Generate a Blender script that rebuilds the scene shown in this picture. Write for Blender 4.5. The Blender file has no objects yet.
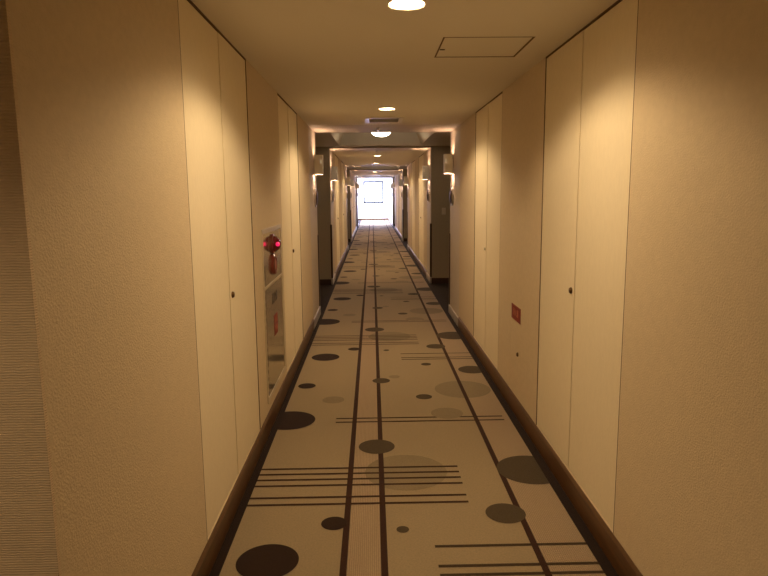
import bpy, bmesh, math
from mathutils import Matrix, Vector
PI = math.pi
scene = bpy.context.scene
C = scene.collection
ZE = 1.63                                  # eye height

# ------------------------------------------------------------------ camera
def make_camera():
    yaw, pitch, roll = 0.0173, 0.1484, 0.0099
    f = Vector((math.sin(yaw), math.cos(yaw), 0)); r = Vector((math.cos(yaw), -math.sin(yaw), 0)); u = Vector((0, 0, 1))
    fw = f*math.cos(pitch) - u*math.sin(pitch)
    up = f*math.sin(pitch) + u*math.cos(pitch)
    rr = r*math.cos(roll) - up*math.sin(roll)
    uu = r*math.sin(roll) + up*math.cos(roll)
    cam = bpy.data.cameras.new('camera'); o = bpy.data.objects.new('camera', cam); C.objects.link(o)
    m = Matrix((rr, uu, -fw)).transposed().to_4x4(); m.translation = (0, 0, ZE)
    o.matrix_world = m
    cam.sensor_width = 36; cam.lens = 630.6/768*36; cam.clip_start = 0.02; cam.clip_end = 300
    scene.camera = o
make_camera()

# ------------------------------------------------------------------ light set-up
world = bpy.data.worlds.new('sky'); scene.world = world; world.use_nodes = True
bg = world.node_tree.nodes['Background']; bg.inputs[0].default_value = (0.80, 0.88, 1.0, 1); bg.inputs[1].default_value = 6.0
scene.view_settings.view_transform = 'Standard'; scene.view_settings.look = 'None'
scene.view_settings.gamma = 1; scene.view_settings.use_curve_mapping = False
scene.view_settings.exposure = 0.0
DOWN = (1.0, 0.73, 0.42, 98)               # downlight colour, strength
BOWL = (1.0, 0.80, 0.56, 20)
SCON = (1.0, 0.64, 0.42, 70)
SPOT = (1.0, 0.73, 0.42, 57)               # reflector beam of each downlight, watts

def area(name, loc, rot, sx, sy, col, w):
    l = bpy.data.lights.new(name, 'AREA'); l.shape = 'RECTANGLE'; l.size = sx; l.size_y = sy; l.color = col; l.energy = w
    o = bpy.data.objects.new(name, l); C.objects.link(o); o.location = loc; o.rotation_euler = rot
    return o
# lights at two side windows added to whiten the lobby; third is end window
area('daylight', (-1.10, 36.6, 1.35), (0, -PI/2, 0), 1.9, 5.2, (0.64, 0.64, 1.0), 300)
area('daylight', (1.18, 36.6, 1.35), (0, PI/2, 0), 1.9, 5.2, (0.64, 0.64, 1.0), 300)
area('daylight', (0.09, 40.35, 1.72), (-PI/2, 0, 0), 1.15, 1.25, (0.55, 0.52, 1.0), 260)

# ------------------------------------------------------------------ materials
def mat(name, col, rough=0.6, metal=0.0, var=0.0, vscale=8, bump=0.0, bscale=60, bdist=0.002, stretch=(1, 1, 1), spec=0.5, emit=None, ribs=None, detail=3):
    m = bpy.data.materials.new(name); m.use_nodes = True
    nt = m.node_tree; N = nt.nodes; L = nt.links; b = N['Principled BSDF']
    b.inputs['Base Color'].default_value = (*col, 1); b.inputs['Roughness'].default_value = rough
    if 'carpet' in name: b.inputs['Sheen Weight'].default_value = 0.06
    b.inputs['Metallic'].default_value = metal; b.inputs['Specular IOR Level'].default_value = spec
    geo = N.new('ShaderNodeNewGeometry'); mp = N.new('ShaderNodeMapping'); mp.inputs['Scale'].default_value = stretch
    L.new(geo.outputs['Position'], mp.inputs['Vector'])
    if var:
        n = N.new('ShaderNodeTexNoise'); n.inputs['Scale'].default_value = vscale; n.inputs['Detail'].default_value = 4
        L.new(mp.outputs[0], n.inputs['Vector'])
        r = N.new('ShaderNodeMapRange'); r.inputs[1].default_value = 0.3; r.inputs[2].default_value = 0.7
        r.inputs[3].default_value = 1-var; r.inputs[4].default_value = 1+var
        L.new(n.outputs[0], r.inputs[0])
        v = N.new('ShaderNodeVectorMath'); v.operation = 'SCALE'; v.inputs[0].default_value = col
        L.new(r.outputs[0], v.inputs['Scale']); L.new(v.outputs[0], b.inputs['Base Color'])
    if bump:
        n2 = N.new('ShaderNodeTexNoise'); n2.inputs['Scale'].default_value = bscale; n2.inputs['Detail'].default_value = detail
        L.new(mp.outputs[0], n2.inputs['Vector'])
        h = n2.outputs[0]
        if ribs:
            w = N.new('ShaderNodeTexWave'); w.bands_direction = ribs[0]; w.inputs['Scale'].default_value = ribs[1]
            w.inputs['Distortion'].default_value = ribs[2]
            L.new(mp.outputs[0], w.inputs['Vector'])
            a = N.new('ShaderNodeMath'); a.operation = 'ADD'; L.new(w.outputs['Fac'], a.inputs[0]); L.new(h, a.inputs[1]); h = a.outputs[0]
        if ribs and 'carpet' in name:
            mr = N.new('ShaderNodeMapRange'); mr.inputs[3].default_value = 0.84; mr.inputs[4].default_value = 1.16; L.new(w.outputs['Fac'], mr.inputs[0])
            v2 = N.new('ShaderNodeVectorMath'); v2.operation = 'SCALE'; L.new(v.outputs[0], v2.inputs[0]); L.new(mr.outputs[0], v2.inputs['Scale']); L.new(v2.outputs[0], b.inputs['Base Color'])
        bp = N.new('ShaderNodeBump'); bp.inputs['Strength'].default_value = bump; bp.inputs['Distance'].default_value = bdist
        L.new(h, bp.inputs['Height']); L.new(bp.outputs[0], b.inputs['Normal'])
    if emit:
        b.inputs['Emission Color'].default_value = (*emit[:3], 1); b.inputs['Emission Strength'].default_value = emit[3]
    return m
M = {}
WALLC = (0.68, 0.56, 0.385)
M['wall'] = mat('textured_wallpaper', WALLC, 0.8, var=0.03, vscale=30, bump=0.55, bscale=120, bdist=0.004, spec=0.2, stretch=(1, 1, 1.3))
M['rib_wall'] = mat('ribbed_wallpaper', (0.70, 0.55, 0.38), 0.85, var=0.04, vscale=25, bump=0.45, bscale=60, bdist=0.003, spec=0.2, ribs=('Z', 52, 2.5))
M['leaf'] = mat('woven_door_covering', (0.84, 0.735, 0.54), 0.75, var=0.02, vscale=60, bump=0.5, bscale=140, bdist=0.002, spec=0.2, stretch=(1, 1, 0.35))
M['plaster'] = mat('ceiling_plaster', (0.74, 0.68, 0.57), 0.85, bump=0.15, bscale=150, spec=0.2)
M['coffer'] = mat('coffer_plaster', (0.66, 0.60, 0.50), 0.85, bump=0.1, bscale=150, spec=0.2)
M['jamb'] = mat('portal_stone', (0.60, 0.52, 0.42), 0.6, var=0.03, vscale=14, bump=0.15, bscale=120, bdist=0.001)
M['stone'] = mat('pale_stone_skirting', (0.50, 0.46, 0.42), 0.3, var=0.1, vscale=12)
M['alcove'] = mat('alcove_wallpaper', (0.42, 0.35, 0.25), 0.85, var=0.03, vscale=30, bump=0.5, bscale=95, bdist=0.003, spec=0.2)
M['base'] = mat('varnished_wood_skirting', (0.10, 0.046, 0.016), 0.35, var=0.25, vscale=5, stretch=(6, 0.5, 14))
M['brown'] = mat('dark_wood', (0.055, 0.025, 0.014), 0.4, var=0.2, vscale=7, stretch=(6, 6, 0.6))
M['roomdoor'] = mat('room_door_veneer', (0.16, 0.08, 0.04), 0.4, var=0.2, vscale=5, stretch=(6, 6, 0.5))
M['gap'] = mat('shadow_gap', (0.15, 0.09, 0.048), 0.9)
M['knob'] = mat('bronze', (0.13, 0.07, 0.03), 0.35, metal=0.8)
M['pale_knob'] = mat('pale_knob', (0.8, 0.75, 0.62), 0.3)
M['chrome'] = mat('brushed_chrome', (0.75, 0.73, 0.70), 0.3, metal=1)
M['mirror'] = mat('polished_steel', (0.66, 0.60, 0.46), 0.13, metal=0.85)
M['steel'] = mat('cabinet_steel', (0.64, 0.55, 0.40), 0.4, metal=0.3, var=0.03, vscale=3)
M['white'] = mat('white_enamel', (0.8, 0.78, 0.74), 0.4)
M['lobby'] = mat('white_lobby_paint', (0.86, 0.87, 0.88), 0.8, bump=0.1, bscale=100)
M['sconce'] = mat('sconce_metal', (0.85, 0.83, 0.74), 0.5)
M['slit'] = mat('sconce_light', (1, 0.8, 0.6), 0.5, emit=SCON)
M['slot'] = mat('sconce_slot_light', (1, 0.8, 0.6), 0.5, emit=(1, 0.8, 0.55, 0.8))
M['lamp'] = mat('downlight_glow', (1, 1, 1), 0.5, emit=DOWN)
M['bowl'] = mat('opal_glass_lit', (1, 1, 1), 0.4, emit=BOWL)
M['red'] = mat('red_sign', (0.25, 0.016, 0.008), 0.45)
M['signwhite'] = mat('sign_lettering', (0.55, 0.20, 0.13), 0.5)
M['redlens'] = mat('dark_red_lens', (0.16, 0.010, 0.014), 0.08)
M['redglow'] = mat('red_lamp_glow', (0.9, 0.05, 0.15), 0.3, emit=(1.0, 0.01, 0.13, 0.9))
M['pink'] = mat('pink_lamp_base', (0.55, 0.24, 0.18), 0.3)
M['darkred'] = mat('dark_red_button', (0.17, 0.032, 0.020), 0.3)
M['ink'] = mat('grey_lettering', (0.10, 0.075, 0.05), 0.6)
M['winframe'] = mat('window_frame', (0.006, 0.005, 0.009), 0.7)
M['plate'] = mat('switch_plate', (0.62, 0.55, 0.44), 0.4)
M['ventdark'] = mat('vent_inside', (0.06, 0.04, 0.03), 0.8)
M['ventmetal'] = mat('vent_metal', (0.72, 0.66, 0.56), 0.35, metal=0.2)
# glass
g = bpy.data.materials.new('window_glass'); g.use_nodes = True
nt = g.node_tree; nt.nodes.clear(); out = nt.nodes.new('ShaderNodeOutputMaterial'); mx = nt.nodes.new('ShaderNodeMixShader'); mx.inputs[0].default_value = 0.07
tr = nt.nodes.new('ShaderNodeBsdfTransparent'); gl = nt.nodes.new('ShaderNodeBsdfGlossy'); gl.inputs['Roughness'].default_value = 0.02
nt.links.new(tr.outputs[0], mx.inputs[1]); nt.links.new(gl.outputs[0], mx.inputs[2]); nt.links.new(mx.outputs[0], out.inputs[0]); M['glass'] = g
# carpet
def carpet(name, col, ribs=None, var=0.10):
    return mat(name, col, 0.95, var=var, vscale=110, bump=0.7, bscale=320, bdist=0.003, spec=0.15, ribs=ribs, detail=2)
LIGHT = (0.335, 0.262, 0.165)
CM = [carpet('carpet_dark_border', (0.021, 0.010, 0.006)),
      carpet('carpet_beige', LIGHT),
      carpet('carpet_ribbed', (0.385, 0.288, 0.192), ribs=('X', 34, 0.0)),
      carpet('carpet_stripe', (0.042, 0.016, 0.009)),
      carpet('carpet_brown', (0.029, 0.014, 0.008)),
      carpet('carpet_olive', (0.080, 0.058, 0.034)),
      carpet('carpet_faint', (0.258, 0.204, 0.128)),
      carpet('carpet_bar_brown', (0.048, 0.022, 0.013)),
      carpet('carpet_bar_olive', (0.058, 0.037, 0.021))]

# ------------------------------------------------------------------ mesh helpers
def bx(bm, x0, x1, y0, y1, z0, z1, mi=0):
    v = [bm.verts.new((x, y, z)) for x in (x0, x1) for y in (y0, y1) for z in (z0, z1)]
    for f in ((0, 1, 3, 2), (4, 6, 7, 5), (0, 4, 5, 1), (2, 3, 7, 6), (0, 2, 6, 4), (1, 5, 7, 3)):
        bm.faces.new([v[i] for i in f]).material_index = mi
def lathe(bm, prof, c, axis='z', n=32, mi=0, squash=(1, 1)):
    """prof: (radius, height) along the axis; c centre"""
    rings = []
    for r, h in prof:
        ring = []
        for i in range(n):
            a = 2*PI*i/n; p, q = r*math.cos(a)*squash[0], r*math.sin(a)*squash[1]
            if axis == 'z': co = (c[0]+p, c[1]+q, c[2]+h)
            elif axis == 'x': co = (c[0]+h, c[1]+p, c[2]+q)
            else: co = (c[0]+p, c[1]+h, c[2]+q)
            ring.append(bm.verts.new(co))
        rings.append(ring)
    for a, b in zip(rings, rings[1:]):
        for i in range(n):
            bm.faces.new((a[i], a[(i+1) % n], b[(i+1) % n], b[i])).material_index = mi
    bm.faces.new(rings[0]).material_index = mi; bm.faces.new(list(reversed(rings[-1]))).material_index = mi
def obj(name, bm, m, parent=None, bevel=0, smooth=False):
    bmesh.ops.recalc_face_normals(bm, faces=bm.faces)
    me = bpy.data.meshes.new(name); bm.to_mesh(me); bm.free()
    for k in (m if isinstance(m, (list, tuple)) else [m]): me.materials.append(M[k] if isinstance(k, str) else k)
    o = bpy.data.objects.new(name, me); C.objects.link(o)
    if smooth:
        for p in me.polygons: p.use_smooth = True
        me.set_sharp_from_angle(angle=math.radians(35))
    if bevel:
        md = o.modifiers.new('bevel', 'BEVEL'); md.width = bevel; md.segments = 2; md.limit_method = 'ANGLE'
    if parent:
        o.parent = parent; o.matrix_parent_inverse = Matrix.Translation(-parent.location)
    return o
def struct(name, bm, m, parent=None, **k):
    o = obj(name, bm, m, parent, **k)
    if not parent: o['kind'] = 'structure'
    return o
def thing(name, label, cat, loc, group=None):
    o = bpy.data.objects.new(name, None); C.objects.link(o); o.location = loc; o['label'] = label; o['category'] = cat
    o.empty_display_size = 0.1
    if group: o['group'] = group
    return o
def B(*boxes):
    bm = bmesh.new()
    for b in boxes: bx(bm, *b)
    return bm
def text_mesh(s, size):
    cu = bpy.data.curves.new('t', 'FONT'); cu.body = s; cu.size = size; cu.extrude = 0.0008; cu.align_x = 'CENTER'; cu.align_y = 'CENTER'
    o = bpy.data.objects.new('t', cu); C.objects.link(o)
    dg = bpy.context.evaluated_depsgraph_get(); dg.update()
    me = bpy.data.meshes.new_from_object(o.evaluated_get(dg)); bpy.data.objects.remove(o)
    return me

XL, XR, H = -0.74, 1.05, ZE+0.80
BT = 0.13                                  # skirting height
DTOP = H-0.007
# module positions
PORTALS = [7.60, 18.0, 28.4]               # start of the first portal of each door recess
P1, A0, A1, P2 = 0.0, 0.94, 3.80, 4.55     # offsets: portal, recess, second portal, end
YE = 32.95                                 # lobby begins
NEAR = 1.38                                # left wall begins

# ------------------------------------------------------------------ floor with carpet pattern (one mesh)
bm = bmesh.new()
bx(bm, -2.9, 2.4, -3.2, 40.6, -0.1, 0.0, 0)
def flat(poly, z, mi):
    f = bm.faces.new([bm.verts.new((x, y, z)) for x, y in poly]); f.material_index = mi
def rect(x0, x1, y0, y1, z, mi): flat([(x0, y0), (x1, y0), (x1, y1), (x0, y1)], z, mi)
CL, CR = -0.683, 0.983
S1, S2, S3 = -0.147, 0.035, 0.738; SW = 0.0155
YEND = 39.98
rect(CL, CR, -3.1, YEND, 0.0006, 1)
rect(S1, S2, -3.1, YEND, 0.0010, 2); rect(S3, CR, -3.1, YEND, 0.0010, 2)
def clip(poly, x, keep_right):
    out = []
    for i, p in enumerate(poly):
        q = poly[(i+1) % len(poly)]
        pin = (p[0] >= x) == keep_right; qin = (q[0] >= x) == keep_right
        if pin: out.append(p)
        if pin != qin:
            t = (x-p[0])/(q[0]-p[0]); out.append((x, p[1]+t*(q[1]-p[1])))
    return out
def circle(x, y, r, z, kind):
    pts = [(x+r*math.cos(2*PI*i/48), y+r*math.sin(2*PI*i/48)) for i in range(48)]
    pts = clip(pts, CL, True) if x-r < CL else pts
    pts = clip(pts, CR, False) if x+r > CR else pts
    if kind == 'F': flat(pts, z, 6); return
    if x-r < S1 < x+r:
        a, b = clip(pts, S1, False), clip(pts, S1, True)
        flat(a, z, 4); flat(b, z, 5)
    else: flat(pts, z, 4 if x < S1 else 5)
PAT = [(-.49, 2.63, .140, 'D'), (.13, 2.88, .031, 'D'), (-.21, 2.95, .065, 'D'), (.665, 3.02, .102, 'D'), (.92, 3.53, .198, 'D'),
       (.18, 3.53, .242, 'F'), (.01, 3.91, .117, 'D'), (-.625, 4.42, .190, 'D'), (.54, 4.52, .12, 'F'), (-.33, 4.87, .088, 'F'),
       (.40, 4.91, .065, 'D'), (.74, 5.10, .234, 'F'), (-.58, 5.25, .075, 'D'), (.06, 5.37, .077, 'D'), (.18, 5.49, .05, 'F'),
       (.91, 5.68, .128, 'D'), (.50, 5.89, .048, 'D')]
BARS = [(.273, CR, 2.725, 8), (.273, CR, 2.567, 8), (.273, CR, 2.500, 8),
        (CL, .494, 3.592, 7), (CL, .494, 3.518, 7), (CL, .494, 3.445, 7), (CL, .494, 3.370, 7), (CL, .494, 3.228, 7), (CL, .494, 3.150, 7),
        (-.283, .938, 4.440, 7), (-.283, .938, 4.364, 7)]
zf, zb, zs, zc = 0.0014, 0.0018, 0.0022, 0.0026
for k in range(-2, 11):
    dy = 3.58*k
    for x, y, r, t in PAT:
        if -3 < y+dy-r and y+dy+r < YEND: circle(x, y+dy, r, (zb+0.0002 if (x, t) == (.54, 'F') else zf) if t == 'F' else zc, t)
    for x0, x1, y, mi in BARS:
        if -3 < y+dy < YEND-.1: rect(x0, x1, y+dy-.0105, y+dy+.0105, zb, mi)
for s in (S1, S2, S3): rect(s-SW, s+SW, -3.1, YEND, zs, 3)
me = bpy.data.meshes.new('floor'); bm.to_mesh(me); bm.free()
for c in CM: me.materials.append(c)
fl = bpy.data.objects.new('floor', me); C.objects.link(fl); fl['kind'] = 'structure'

# ------------------------------------------------------------------ walls
def wall_boxes(bm, side, y0, y1, holes, z1=H, th=0.14):
    """wall slab along y with rectangular holes (ya, yb, za, zb)"""
    xa, xb = (XL-th, XL) if side < 0 else (XR, XR+th)
    ys = sorted({y0, y1, *[h[0] for h in holes], *[h[1] for h in holes]})
    for a, b in zip(ys, ys[1:]):
        hs = sorted([(h[2], h[3]) for h in holes if h[0] <= a+1e-6 and h[1] >= b-1e-6])
        z = 0.0
        for za, zb_ in hs:
            if za > z+1e-4: bx(bm, xa, xb, a, b, z, za)
            z = zb_
        if z < z1-1e-4: bx(bm, xa, xb, a, b, z, z1)
D1 = (2.58, 3.25, 3.92); D2 = (5.18, 5.83, 6.50)
def doors_of(k):
    off = 10.4*k
    return [tuple(v+off for v in D1), tuple(v+off for v in D2)]
CAB = (4.22, 5.10, 0.20, 1.395)            # hydrant cabinet opening in left wall
PAN = (4.37, 4.72, BT+0.01, 0.80)          # access panel in right wall
SEG = [(NEAR, 7.60), (12.15, 18.0), (22.55, 28.4)]
nd = 0
for k, (y0, y1) in enumerate(SEG):
    for side, sn in ((-1, 'left'), (1, 'right')):
        ya = -3.1 if (k == 0 and side > 0) else y0
        holes = [(d[0], d[2], BT, H) for d in doors_of(k)]
        if k == 0: holes.append(CAB if side < 0 else PAN)
        bm = bmesh.new(); wall_boxes(bm, side, ya, y1, holes)
        struct('wall_'+sn, bm, 'wall')
        # skirting with chamfered top
        bm = bmesh.new(); t = 0.014; s = -side
        x0_ = XL if side < 0 else XR
        prof = [(x0_, 0.0026), (x0_+s*t, 0.0026), (x0_+s*t, BT-0.012), (x0_+s*0.004, BT), (x0_, BT)]
        a = [bm.verts.new((x, ya, z)) for x, z in prof]; b = [bm.verts.new((x, y1-0.03, z)) for x, z in prof]
        for i in range(5): bm.faces.new((a[i], a[(i+1) % 5], b[(i+1) % 5], b[i]))
        bm.faces.new(a); bm.faces.new(b)
        struct('baseboard_'+sn, bm, 'base')
        # service doors
        for d in doors_of(k):
            nd += 1
            xi = x0_ ; w = -1 if side < 0 else 1
            def X(a, b): return (min(xi+w*a, xi+w*b), max(xi+w*a, xi+w*b))
            g_ = 0.0035
            root = struct('door_%d' % nd, B((*X(0.045, 0.06), d[0], d[2], BT, H), (*X(0.0005, 0.045), d[0], d[0]+.008, BT, H), (*X(0.0005, 0.045), d[2]-.006, d[2], BT, H), (*X(0.0005, 0.045), d[0]+.006, d[2]-.006, H-.006, H)), 'gap')
            dm = g_
            for (p, q, dd) in ((d[0]+.0085, d[1]-.002, .0065), (d[1]+.003, d[2]-.009, .0035)):
                obj('door_leaf', B((*X(dd, 0.04), p, q, BT+.002, H-.010)), 'leaf', root, bevel=0.0015)
            bm = bmesh.new(); kx = xi+w*0.002
            lathe(bm, [(0.017, w*0.004), (0.017, -w*0.004), (0.013, -w*0.010), (0.006, -w*0.012)], (kx, d[1]+0.045, 1.112), 'x', 20)
            obj('door_knob', bm, 'pale_knob' if (d is doors_of(k)[1] or abs(d[0]-5.18-10.4*k) < .01) and side > 0 else 'knob', root, smooth=True)

# left: corner returning away from the corridor, near the camera
struct('wall_near_left', B((-2.7, XL-0.14, NEAR, NEAR+0.14, 0, H), (XL-0.14, XL-0.0, NEAR-0.012, NEAR, 0, H), (-2.7, XL-0.14, NEAR-0.012, NEAR, 0, H)), 'rib_wall')
struct('wall_side_left', B((-2.84, -2.7, -3.1, NEAR+0.14, 0, H)), 'wall')
struct('wall_back', B((-2.84, XR+0.14, -3.24, -3.1, 0, H)), 'wall')

# ------------------------------------------------------------------ ceilings of the bays
HATCH = (0.38, 0.86, 3.42, 3.91)
def ceil_box(bm, x0, x1, y0, y1, holes, z=H):
    xs = sorted({x0, x1, *[h[0] for h in holes], *[h[1] for h in holes]}); ys = sorted({y0, y1, *[h[2] for h in holes], *[h[3] for h in holes]})
    for a, b in zip(xs, xs[1:]):
        for c, d in zip(ys, ys[1:]):
            if not any(h[0] <= a+1e-6 and h[1] >= b-1e-6 and h[2] <= c+1e-6 and h[3] >= d-1e-6 for h in holes):
                bx(bm, a, b, c, d, z, z+0.12)
BAYS = [(-3.24, 7.60), (12.15, 18.0), (22.55, 28.4)]
DL = [(-1.75, -0.45), (0.158, 2.84), (0.153, 6.20), (0.13, 13.7), (0.12, 17.0), (0.13, 23.7), (0.13, 26.9)]  # first entry is an added unseen lamp that brightens the near left return
VENT = [(-0.05, 0.33, 6.90, 7.34), (0.0, 0.34, 17.38, 17.72), (-0.10, 0.36, 22.95, 23.35), (-0.10, 0.36, 27.6, 28.0)]
RH = 0.085
for k, (y0, y1) in enumerate(BAYS):
    holes = [(x-RH, x+RH, y-RH, y+RH) for x, y in DL if y0 < y < y1] + [v for v in VENT if y0 < v[2] < y1]
    if k == 0: holes.append(HATCH)
    bm = bmesh.new()
    ceil_box(bm, (-2.84 if k == 0 else XL-0.14), XR+0.14, y0, y1, holes)
    struct('ceiling', bm, 'plaster')

# ceiling hatch
t = thing('ceiling_hatch', 'square flush ceiling access hatch with a thin dark frame line and small latch', 'hatch', ((HATCH[0]+HATCH[1])/2, (HATCH[2]+HATCH[3])/2, H))
x0, x1, y0, y1 = HATCH
obj('frame', B((x0, x0+.009, y0, y1, H-.001, H+.03), (x1-.009, x1, y0, y1, H-.001, H+.03), (x0+.009, x1-.009, y0, y0+.009, H-.001, H+.03), (x0+.009, x1-.009, y1-.009, y1, H-.001, H+.03), (x0, x1, y0, y1, H+.03, H+.034)), 'gap', t)
obj('panel', B((x0+.010, x1-.010, y0+.010, y1-.010, H+.001, H+.026)), 'plaster', t, bevel=.001)
obj('latch', B((x0+.012, x0+.040, 3.70, 3.712, H-.003, H+.001)), 'brown', t)

# ------------------------------------------------------------------ portals, recesses, coffers
AX0, AX1 = -1.65, 1.96                     # recess side walls
CZ = H+0.03
nt_ = 0; nc = 0; ndr = nd
for k, p in enumerate(PORTALS):
    for (a, b, stub) in ((p, p+A0, 'near'), (p+A1, p+P2, 'far')):
        nt_ += 1
        off = 0.14
        ia, ib = (a, b-off) if stub == 'near' else (a+off, b)
        bm = B((XL-0.15, XL, ia, ib, 0, H), (XR, XR+0.15, ia, ib, 0, H), (XL-0.15, XR+0.15, ia, ib, H, H+0.45),
               *(((XL-.012, XL, ib, b, 0, H), (XR, XR+.012, ib, b, 0, H), (XL-.012, XR+.012, ib, b-.012, H, H+.03)) if stub == 'near' else
                 ((XL-.012, XL, a, ia, 0, H), (XR, XR+.012, a, ia, 0, H), (XL-.012, XR+.012, a+.012, ia, H, H+.03))))
        struct('trim_%d' % nt_, bm, 'jamb', bevel=0.004)
        # pale stone skirting block wrapping the pillar foot
        nt_ += 1
        bm = B((XL, XL+.016, a-0.03, b+.004, 0.0026, 0.115), (XR-.016, XR, a-0.03, b+.004, 0.0026, 0.115))
        struct('trim_%d' % nt_, bm, 'stone', bevel=0.003)
        # recess face walls beside the portal
        yy = (b-0.14, b) if stub == 'near' else (a, a+0.14)
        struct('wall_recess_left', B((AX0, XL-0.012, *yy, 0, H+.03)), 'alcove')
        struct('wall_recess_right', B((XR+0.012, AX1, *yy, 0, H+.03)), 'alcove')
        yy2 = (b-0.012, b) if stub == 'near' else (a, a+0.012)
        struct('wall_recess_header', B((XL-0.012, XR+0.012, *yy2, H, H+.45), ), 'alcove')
        # dark wooden corner guards, 1.1 m high
        ye, yo = (b, 1) if stub == 'near' else (a, -1)
        for sx, xe in ((-1, XL), (1, XR)):
            nt_ += 1
            th = 0.012
            xi, xo = xe-sx*th, xe+sx*0.020
            bm = bmesh.new()
            ya_, yb_ = sorted((ye+yo*th, ye-yo*0.035)); bx(bm, min(xe, xi), max(xe, xi), ya_, yb_, 0.12, 1.09)
            ya_, yb_ = sorted((ye, ye+yo*th)); bx(bm, min(xe, xo), max(xe, xo), ya_, yb_, 0.12, 1.09)
            struct('trim_%d' % nt_, bm, 'brown')
    y0, y1 = p+A0, p+A1
    # side walls with a room door each
    for side, xs, sn in ((-1, AX0, 'left'), (1, AX1, 'right')):
        xa, xb = (xs-0.14, xs) if side < 0 else (xs, xs+0.14)
        dy0, dy1 = (y0+y1)/2-0.45, (y0+y1)/2+0.45
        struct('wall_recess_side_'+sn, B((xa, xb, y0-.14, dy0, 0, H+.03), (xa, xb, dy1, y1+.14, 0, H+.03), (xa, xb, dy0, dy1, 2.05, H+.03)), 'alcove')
        ndr += 1
        xm = (xa+xb)/2; face = xb if side < 0 else xa; s = -side
        root = struct('door_%d' % ndr, B((xm-.02, xm+.02, dy0+.04, dy1-.04, 0.004, 2.01)), 'roomdoor', bevel=.002)
        fx = sorted((face-s*0.09, face+s*0.012))
        obj('door_frame', B((*fx, dy0, dy0+.04, 0, 2.05), (*fx, dy1-.04, dy1, 0, 2.05), (*fx, dy0+.04, dy1-.04, 2.01, 2.05)), 'brown', root)
        bm = bmesh.new(); hx = xm+s*0.02
        lathe(bm, [(0.026, 0), (0.026, s*0.008), (0.010, s*0.010), (0.010, s*0.045)], (hx, dy1-.11, 1.0), 'x', 20)
        bx(bm, *sorted((hx+s*.040, hx+s*.056)), dy1-.22, dy1-.10, 0.99, 1.01)
        obj('door_handle', bm, 'chrome', root, smooth=True)
    # recess skirting on the face walls that look towards the camera
    struct('baseboard_recess_left', B((AX0, XL-.021, y1-.014, y1, 0.0005, .10)), 'brown')
    struct('baseboard_recess_right', B((XR+.021, AX1, y1-.014, y1, 0.0005, .10)), 'brown')
    # coffered ceiling: flat ring and steep pyramid faces
    nc += 1
    bm = bmesh.new()
    cx0, cx1, cy0, cy1 = -0.56, 0.86, y0+0.30, y1-0.28
    ceil_box(bm, AX0, AX1, y0, y1, [(cx0, cx1, cy0, cy1)], CZ)
    i_, hh = 0.14, 0.28
    def ring(x0, x1, y0, y1, z): return [bm.verts.new(v) for v in ((x0, y0, z), (x1, y0, z), (x1, y1, z), (x0, y1, z))]
    a = ring(cx0, cx1, cy0, cy1, CZ); b = ring(cx0+i_, cx1-i_, cy0+i_, cy1-i_, CZ+hh)
    a2 = ring(cx0-.02, cx1+.02, cy0-.02, cy1+.02, CZ+.01); b2 = ring(cx0+i_-.02, cx1-i_+.02, cy0+i_-.02, cy1-i_+.02, CZ+hh+.03)
    for q in range(4):
        r = (q+1) % 4
        bm.faces.new((a[q], a[r], b[r], b[q])); bm.faces.new((a2[r], a2[q], b2[q], b2[r])); bm.faces.new((a[r], a[q], a2[q], a2[r]))
    bm.faces.new(b); bm.faces.new(list(reversed(b2)))
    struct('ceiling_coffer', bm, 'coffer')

# ------------------------------------------------------------------ end lobby (daylight)
LX0, LX1, LY1 = -0.96, 1.04, 40.0
def zwall(name, x0, x1, holes):
    bm = bmesh.new()
    ys = sorted({YE, LY1, *[h[0] for h in holes], *[h[1] for h in holes]})
    for a, b in zip(ys, ys[1:]):
        h = [q for q in holes if q[0] <= a+1e-6 and q[1] >= b-1e-6]
        if h: bx(bm, x0, x1, a, b, 0, h[0][2]); bx(bm, x0, x1, a, b, h[0][3], H+.05)
        else: bx(bm, x0, x1, a, b, 0, H+.05)
    return struct(name, bm, 'lobby')
SH = [(34.0, 39.2, 0.40, 2.30)]  # openings for the added side windows
zwall('wall_lobby_left', LX0-.12, LX0, SH); zwall('wall_lobby_right', LX1, LX1+.12, SH)
WX0, WX1, WZ0, WZ1 = -0.55, 0.73, 1.04, 2.425
bm = bmesh.new()
for q in ((LX0-.12, WX0, 0, H+.05), (WX1, LX1+.12, 0, H+.05), (WX0, WX1, 0, WZ0), (WX0, WX1, WZ1, H+.05)): bx(bm, q[0], q[1], LY1, LY1+.15, q[2], q[3])
struct('wall_end', bm, 'lobby')
struct('ceiling_lobby', B((LX0-.12, LX1+.12, YE, LY1+.15, H+.02, H+.14)), 'lobby')
struct('baseboard_end', B((LX0, LX1, LY1-.02, LY1, 0.0026, 0.10)), 'base')
def window(n, axis, a0, a1, z0, z1, c, fr=0.05, fm='white'):
    def bb(p0, p1, q0, q1, t):
        return (p0, p1, c-t, c+t, q0, q1) if axis == 'y' else (c-t, c+t, p0, p1, q0, q1)
    root = struct('window_%d' % n, B(bb(a0, a0+fr, z0, z1, .04), bb(a1-fr, a1, z0, z1, .04), bb(a0+fr, a1-fr, z0, z0+fr, .04), bb(a0+fr, a1-fr, z1-fr, z1, .04)), fm)
    obj('window_pane', B(bb(a0+fr, a1-fr, z0+fr, z1-fr, .004)), 'glass', root)
window(1, 'y', WX0, WX1, WZ0, WZ1, LY1+.06, 0.10, 'winframe')
window(2, 'x', SH[0][0], SH[0][1], SH[0][2], SH[0][3], LX0-.06)  # left side window, added so light reaches the end wall
window(3, 'x', SH[0][0], SH[0][1], SH[0][2], SH[0][3], LX1+.06)  # right side window, likewise added to brighten the lobby

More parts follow.
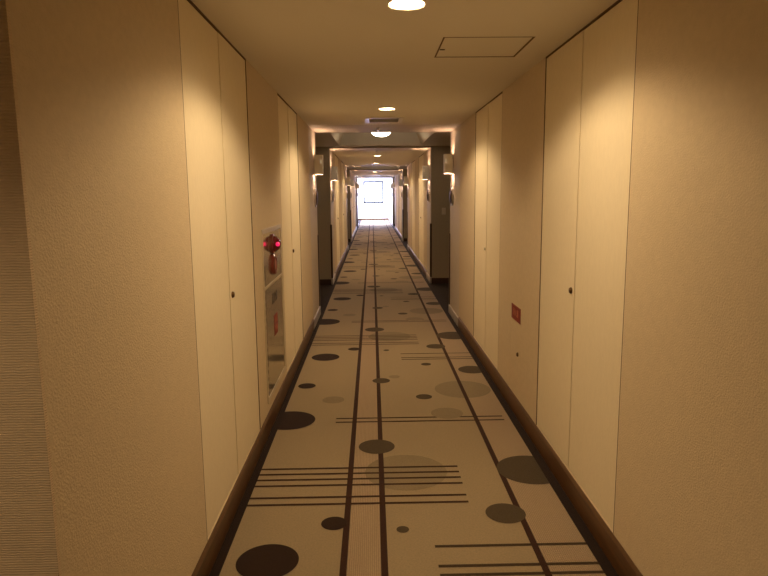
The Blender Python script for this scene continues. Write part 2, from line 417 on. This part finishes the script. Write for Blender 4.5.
# ------------------------------------------------------------------ recessed downlights
dl_lab = ['round ceiling downlight in the side hall behind the camera',
          'large bright round ceiling downlight nearest the camera, at the top edge of the picture',
          'round ceiling downlight just before the slotted air vent and the first portal',
          'first round downlight in the ceiling beyond the coffered door recess',
          'second round downlight in the ceiling beyond the coffered door recess',
          'small distant round downlight just past the second door recess',
          'small distant round downlight nearest the end window']
for (x, y), lab in zip(DL, dl_lab):
    t = thing('downlight', lab, 'ceiling light', (x, y, H), 'downlights along the corridor ceiling')
    bm = bmesh.new(); r = 0.076      # trim ring + housing (closed)
    lathe(bm, [(r+.004, -.003), (r+.004, 0.0), (r-.0005, .0), (r-.0005, .03), (r+.003, .03), (r+.003, .034)], (x, y, H), 'z', 40)
    # open the bottom: remove the first cap
    bm.faces.ensure_lookup_table()
    f = [f for f in bm.faces if len(f.verts) == 40 and f.calc_center_median().z < H]
    bmesh.ops.delete(bm, geom=f, context='FACES_ONLY')
    # square ceiling hole closed by flat collar
    n = 40; R_ = RH+.004
    ri = [bm.verts.new((x+(r+.003)*math.cos(2*PI*i/n), y+(r+.003)*math.sin(2*PI*i/n), H-.0005)) for i in range(n)]
    ro = []
    for i in range(n):
        c, s = math.cos(2*PI*i/n), math.sin(2*PI*i/n); k_ = (RH+.006)/max(abs(c), abs(s)); ro.append(bm.verts.new((x+k_*c, y+k_*s, H-.0005)))
    for i in range(n): bm.faces.new((ri[i], ri[(i+1) % n], ro[(i+1) % n], ro[i]))
    obj('housing', bm, 'plaster', t, smooth=True)
    bm = bmesh.new(); lathe(bm, [(r-.006, .022), (r-.006, .028)], (x, y, H), 'z', 40)
    obj('diffuser', bm, 'lamp', t)
    sp = bpy.data.lights.new('downlight_beam', 'SPOT'); sp.energy = SPOT[3]*(1.0 if y > 0 else 1.1); sp.color = SPOT[:3]; sp.spot_size = math.radians(146); sp.spot_blend = 0.30; sp.shadow_soft_size = 0.05
    so = bpy.data.objects.new('downlight_beam', sp); C.objects.link(so); so.location = (x, y, H+.005)

# bowl lamps in the coffers
bl_lab = ['wide opal bowl light in the nearest ceiling coffer, cut off by the first portal beam', 'opal bowl light in the second ceiling coffer, mid corridor', 'opal bowl light in the farthest ceiling coffer before the window']
for p, lab in zip(PORTALS, bl_lab):
    x, y = 0.150, p+2.3; z = CZ+0.28
    t = thing('bowl_light', lab, 'ceiling light', (x, y, z), 'bowl lights in the ceiling coffers')
    bm = bmesh.new(); lathe(bm, [(.07, -.001), (.07, -.02), (.05, -.04), (.05, -.13), (.06, -.14), (.06, -.1495)], (x, y, z), 'z', 32)
    obj('canopy', bm, 'white', t, smooth=True)
    bm = bmesh.new(); lathe(bm, [(.150, -.155), (.150, -.170), (.142, -.192), (.120, -.215), (.08, -.235), (.03, -.243)], (x, y, z), 'z', 40)
    obj('glass_bowl', bm, 'bowl', t, smooth=True)

# air vents
v_lab = ['slotted ceiling air vent between the downlight and the first portal beam', 'slotted ceiling air vent before the second door recess',
         'slotted ceiling air vent just past the second door recess', 'pale slotted ceiling air vent nearest the end window']
for (x0, x1, y0, y1), lab in zip(VENT, v_lab):
    t = thing('ceiling_vent', lab, 'air vent', ((x0+x1)/2, (y0+y1)/2, H), 'ceiling air vents')
    f = .03; e = .012
    obj('frame', B((x0-e, x0+f, y0-e, y1+e, H-.008, H-.0003), (x1-f, x1+e, y0-e, y1+e, H-.008, H-.0003), (x0+f, x1-f, y0-e, y0+f, H-.008, H-.0003), (x0+f, x1-f, y1-f, y1+e, H-.008, H-.0003)), 'ventmetal', t)
    obj('duct', B((x0, x1, y0, y1, H+.07, H+.08)), 'ventdark', t)
    for j in range(5):
        yy = y0+f+.02+j*(y1-y0-2*f-.04)/4
        bm = bmesh.new(); vs = [bm.verts.new(c) for c in ((x0+f, yy-.012, H-.006), (x1-f, yy-.012, H-.006), (x1-f, yy+.012, H+.016), (x0+f, yy+.012, H+.016),
             (x0+f, yy-.014, H-.004), (x1-f, yy-.014, H-.004), (x1-f, yy+.010, H+.018), (x0+f, yy+.010, H+.018))]
        for q in ((0, 1, 2, 3), (7, 6, 5, 4), (0, 4, 5, 1), (2, 6, 7, 3), (1, 5, 6, 2), (0, 3, 7, 4)): bm.faces.new([vs[w] for w in q])
        obj('slat', bm, 'ventmetal', t)

# sprinkler heads on the beams
for p, lab in zip(PORTALS[:2], ['tiny sprinkler head under the first portal beam', 'tiny sprinkler head under the second portal beam ahead of the distant downlights']):
    x, y = 0.085, (7.95 if p < 8 else 12.0)
    t = thing('sprinkler_head', lab, 'sprinkler', (x, y, H))
    bm = bmesh.new(); lathe(bm, [(.030, -.0003), (.030, -.006), (.012, -.008), (.010, -.028)], (x, y, H), 'z', 20); obj('escutcheon', bm, 'chrome', t, smooth=True)
    bm = bmesh.new(); lathe(bm, [(.018, -.028), (.020, -.032)], (x, y, H), 'z', 20); obj('deflector', bm, 'chrome', t)

# ------------------------------------------------------------------ wall sconces and room number ovals
order = ['nearest', 'second nearest', 'third nearest', 'fourth nearest', 'fifth nearest', 'farthest']
n = 0
for k, p in enumerate(PORTALS):
    for y in (p+0.62, p+A1+0.28):
        for side, sn, xe in ((-1, 'left', XL), (1, 'right', XR)):
            s = -side; yc = y+(0.0 if side < 0 else 0.05)
            t = thing('wall_sconce', 'square box wall lamp, %s of the six along the %s wall' % (order[n], sn), 'wall lamp', (xe, yc, 1.88), 'box wall lamps on the portal pillars')
            z0, z1 = 1.880, 2.125; w = .065; d = .118
            def XX(a, b): return tuple(sorted((xe+s*a, xe+s*b)))
            # shade: open-ended shell
            obj('shade', B((*XX(.014, d), yc-w, yc-w+.004, z0, z1), (*XX(.014, d), yc+w-.004, yc+w, z0, z1), (*XX(d-.004, d), yc-w+.004, yc+w-.004, z0, z1), (*XX(.014, .018), yc-w+.004, yc+w-.004, z0, z1)), 'sconce', t)
            obj('wall_bracket', B((*XX(0.0005, .014), yc-.04, yc+.04, z0+.06, z1-.06)), 'chrome', t)
            obj('diffuser', B((*XX(.020, d-.006), yc-w+.006, yc+w-.006, z0+.014, z0+.020)), 'slit', t)
            obj('diffuser', B((*XX(.020, d-.006), yc-w+.006, yc+w-.006, z1-.050, z1-.044)), 'slit', t)
            obj('slot', B((*XX(.095, .102), yc-w-.0012, yc-w-.0002, 2.015, 2.065)), 'slot', t)
            # oval room number plaque
            q = thing('room_plaque', 'upright oval room plaque, %s of the six along the %s wall' % (order[n], sn), 'room sign', (xe, yc, 1.46), 'oval room plaques on the portal pillars')
            bm = bmesh.new(); c = (xe, yc, 1.59)
            lathe(bm, [(.105, s*.0005), (.115, s*.014), (.108, s*.022), (.095, s*.022), (.092, s*.012)], c, 'x', 40, squash=(.75, 1.08)); obj('rim', bm, 'chrome', q, smooth=True)
            bm = bmesh.new()
            lathe(bm, [(.091, s*.014), (.091, s*.026), (.070, s*.036), (.02, s*.040)], c, 'x', 40, squash=(.75, 1.08)); obj('oval_face', bm, 'brown', q, smooth=True)
        n += 1

# switch plate on the far face wall of the first recess, right side
t = thing('switch_plate', 'small pale square switch plate on the right recess wall past the first portal', 'switch', (1.285, PORTALS[0]+A1, 1.31))
ya = PORTALS[0]+A1
obj('plate', B((1.25, 1.32, ya-.008, ya-.0003, 1.25, 1.37)), 'plate', t, bevel=.002)
obj('rocker', B((1.270, 1.300, ya-.013, ya-.008, 1.285, 1.335)), 'plate', t, bevel=.001)

# ------------------------------------------------------------------ hydrant cabinet (left wall)
y0, y1, z0, z1 = CAB
t = thing('hydrant_cabinet', 'tall flush metal fire hydrant cabinet with red alarm lamp, push button and red label', 'fire cabinet', (XL, (y0+y1)/2, z0))
x = XL; fr = .028
obj('body', B((x-.13, x-.12, y0, y1, z0, z1), (x-.12, x-.02, y0, y0+.01, z0, z1), (x-.12, x-.02, y1-.01, y1, z0, z1)), 'steel', t)
obj('frame', B((x-.02, x+.006, y0-.005, y0+fr, z0-.005, z1+.005), (x-.02, x+.006, y1-fr, y1+.005, z0-.005, z1+.005), (x-.02, x+.006, y0+fr, y1-fr, z1-fr, z1+.005), (x-.02, x+.006, y0+fr, y1-fr, z0-.005, z0+fr), (x-.02, x+.006, y0+fr, y1-fr, .985, 1.003)), 'steel', t, bevel=.002)
obj('alarm_panel', B((x-.015, x+.002, y0+fr+.002, y1-fr-.002, 1.005, z1-fr-.002)), 'mirror', t, bevel=.001)
dr = obj('cabinet_door', B((x-.015, x+.002, y0+fr+.005, y1-fr-.003, z0+fr+.003, .982)), 'mirror', t, bevel=.001)
for j in range(14):
    zz = z0+fr+.02+j*.052
    obj('hinge_knuckle', B((x-.001, x+.0085, y0+fr-.002, y0+fr+.010, zz, zz+.026)), 'gap', dr)
# lettering strokes and red label on the door
YC = 4.66
def put_text(s, size, yc, zc, m, parent, xx, side=-1):
    me = text_mesh(s, size)
    me.materials.clear(); me.materials.append(M[m])
    o = bpy.data.objects.new('lettering', me); C.objects.link(o)
    # left wall faces +x: text right runs towards +y seen from the corridor ; right wall faces -x: runs towards -y
    R = Matrix(((0, 0, 1), (1, 0, 0), (0, 1, 0))) if side < 0 else Matrix(((0, 0, -1), (-1, 0, 0), (0, 1, 0)))
    me.transform(Matrix.Translation((xx, yc, zc)) @ R.to_4x4())
    o.parent = parent; o.matrix_parent_inverse = Matrix.Translation(-parent.location)
    return o
put_text('消火栓', .085, YC+.02, 0.87, 'ink', dr, x+.0032)
lb = obj('red_label', B((x+.002, x+.0035, YC-.05, YC+.11, .590, .745)), 'red', dr)
put_text('火災', .055, YC+.03, .705, 'signwhite', lb, x+.0046)
put_text('使用', .055, YC+.03, .635, 'signwhite', lb, x+.0046)
# alarm lamp
lp = bmesh.new(); c = (x+.002, 4.63, 1.275)
lathe(lp, [(.072, 0), (.072, .012), (.058, .018)], c, 'x', 32); ring_ = obj('alarm_lamp', lp, 'darkred', t, smooth=True)
bm = bmesh.new(); lathe(bm, [(.060, .018), (.058, .026), (.050, .042), (.036, .056), (.018, .064), (.004, .066)], c, 'x', 32); obj('lens', bm, 'redlens', ring_, smooth=True)
bm = bmesh.new(); lathe(bm, [(.004, -.013), (.013, -.009), (.016, 0), (.013, .009), (.004, .013)], (x+.052, 4.583, 1.276), 'y', 20); obj('glowing_bulb', bm, 'redglow', ring_, smooth=True)
bm = bmesh.new(); c = (x+.002, 4.64, 1.125)
lathe(bm, [(.078, 0), (.078, .012), (.070, .022), (.050, .025), (.046, .016)], c, 'x', 32); pb = obj('push_button', bm, 'darkred', t, smooth=True)
bm = bmesh.new(); lathe(bm, [(.044, .016), (.044, .020), (.02, .022)], c, 'x', 24); obj('button_cap', bm, 'pink', pb, smooth=True)
obj('handle', B((x+.002, x+.006, y0+.045, y0+.060, 1.05, 1.15)), 'ink', t)

# ------------------------------------------------------------------ access panel (right wall)
y0, y1, z0, z1 = PAN
x = XR
t = thing('access_panel', 'narrow low flush access panel with a red sign and small lock, right wall', 'access panel', (x, (y0+y1)/2, z0))
obj('frame', B((x+.02, x+.03, y0, y1, z0, z1)), 'gap', t)
pn = obj('panel_door', B((x+.0, x+.02, y0+.003, y1-.003, z0+.003, z1-.003)), 'wall', t, bevel=.001)
sg = obj('red_sign', B((x-.003, x, y0+.035, y1-.035, .695, .805)), 'red', pn)
put_text('消火器', .060, (y0+y1)/2, .750, 'signwhite', sg, x-.0040, 1)
bm = bmesh.new(); lathe(bm, [(.016, 0), (.016, -.004), (.011, -.012), (.004, -.013)], (x, 4.46, .46), 'x', 20); obj('lock', bm, 'knob', pn, smooth=True)
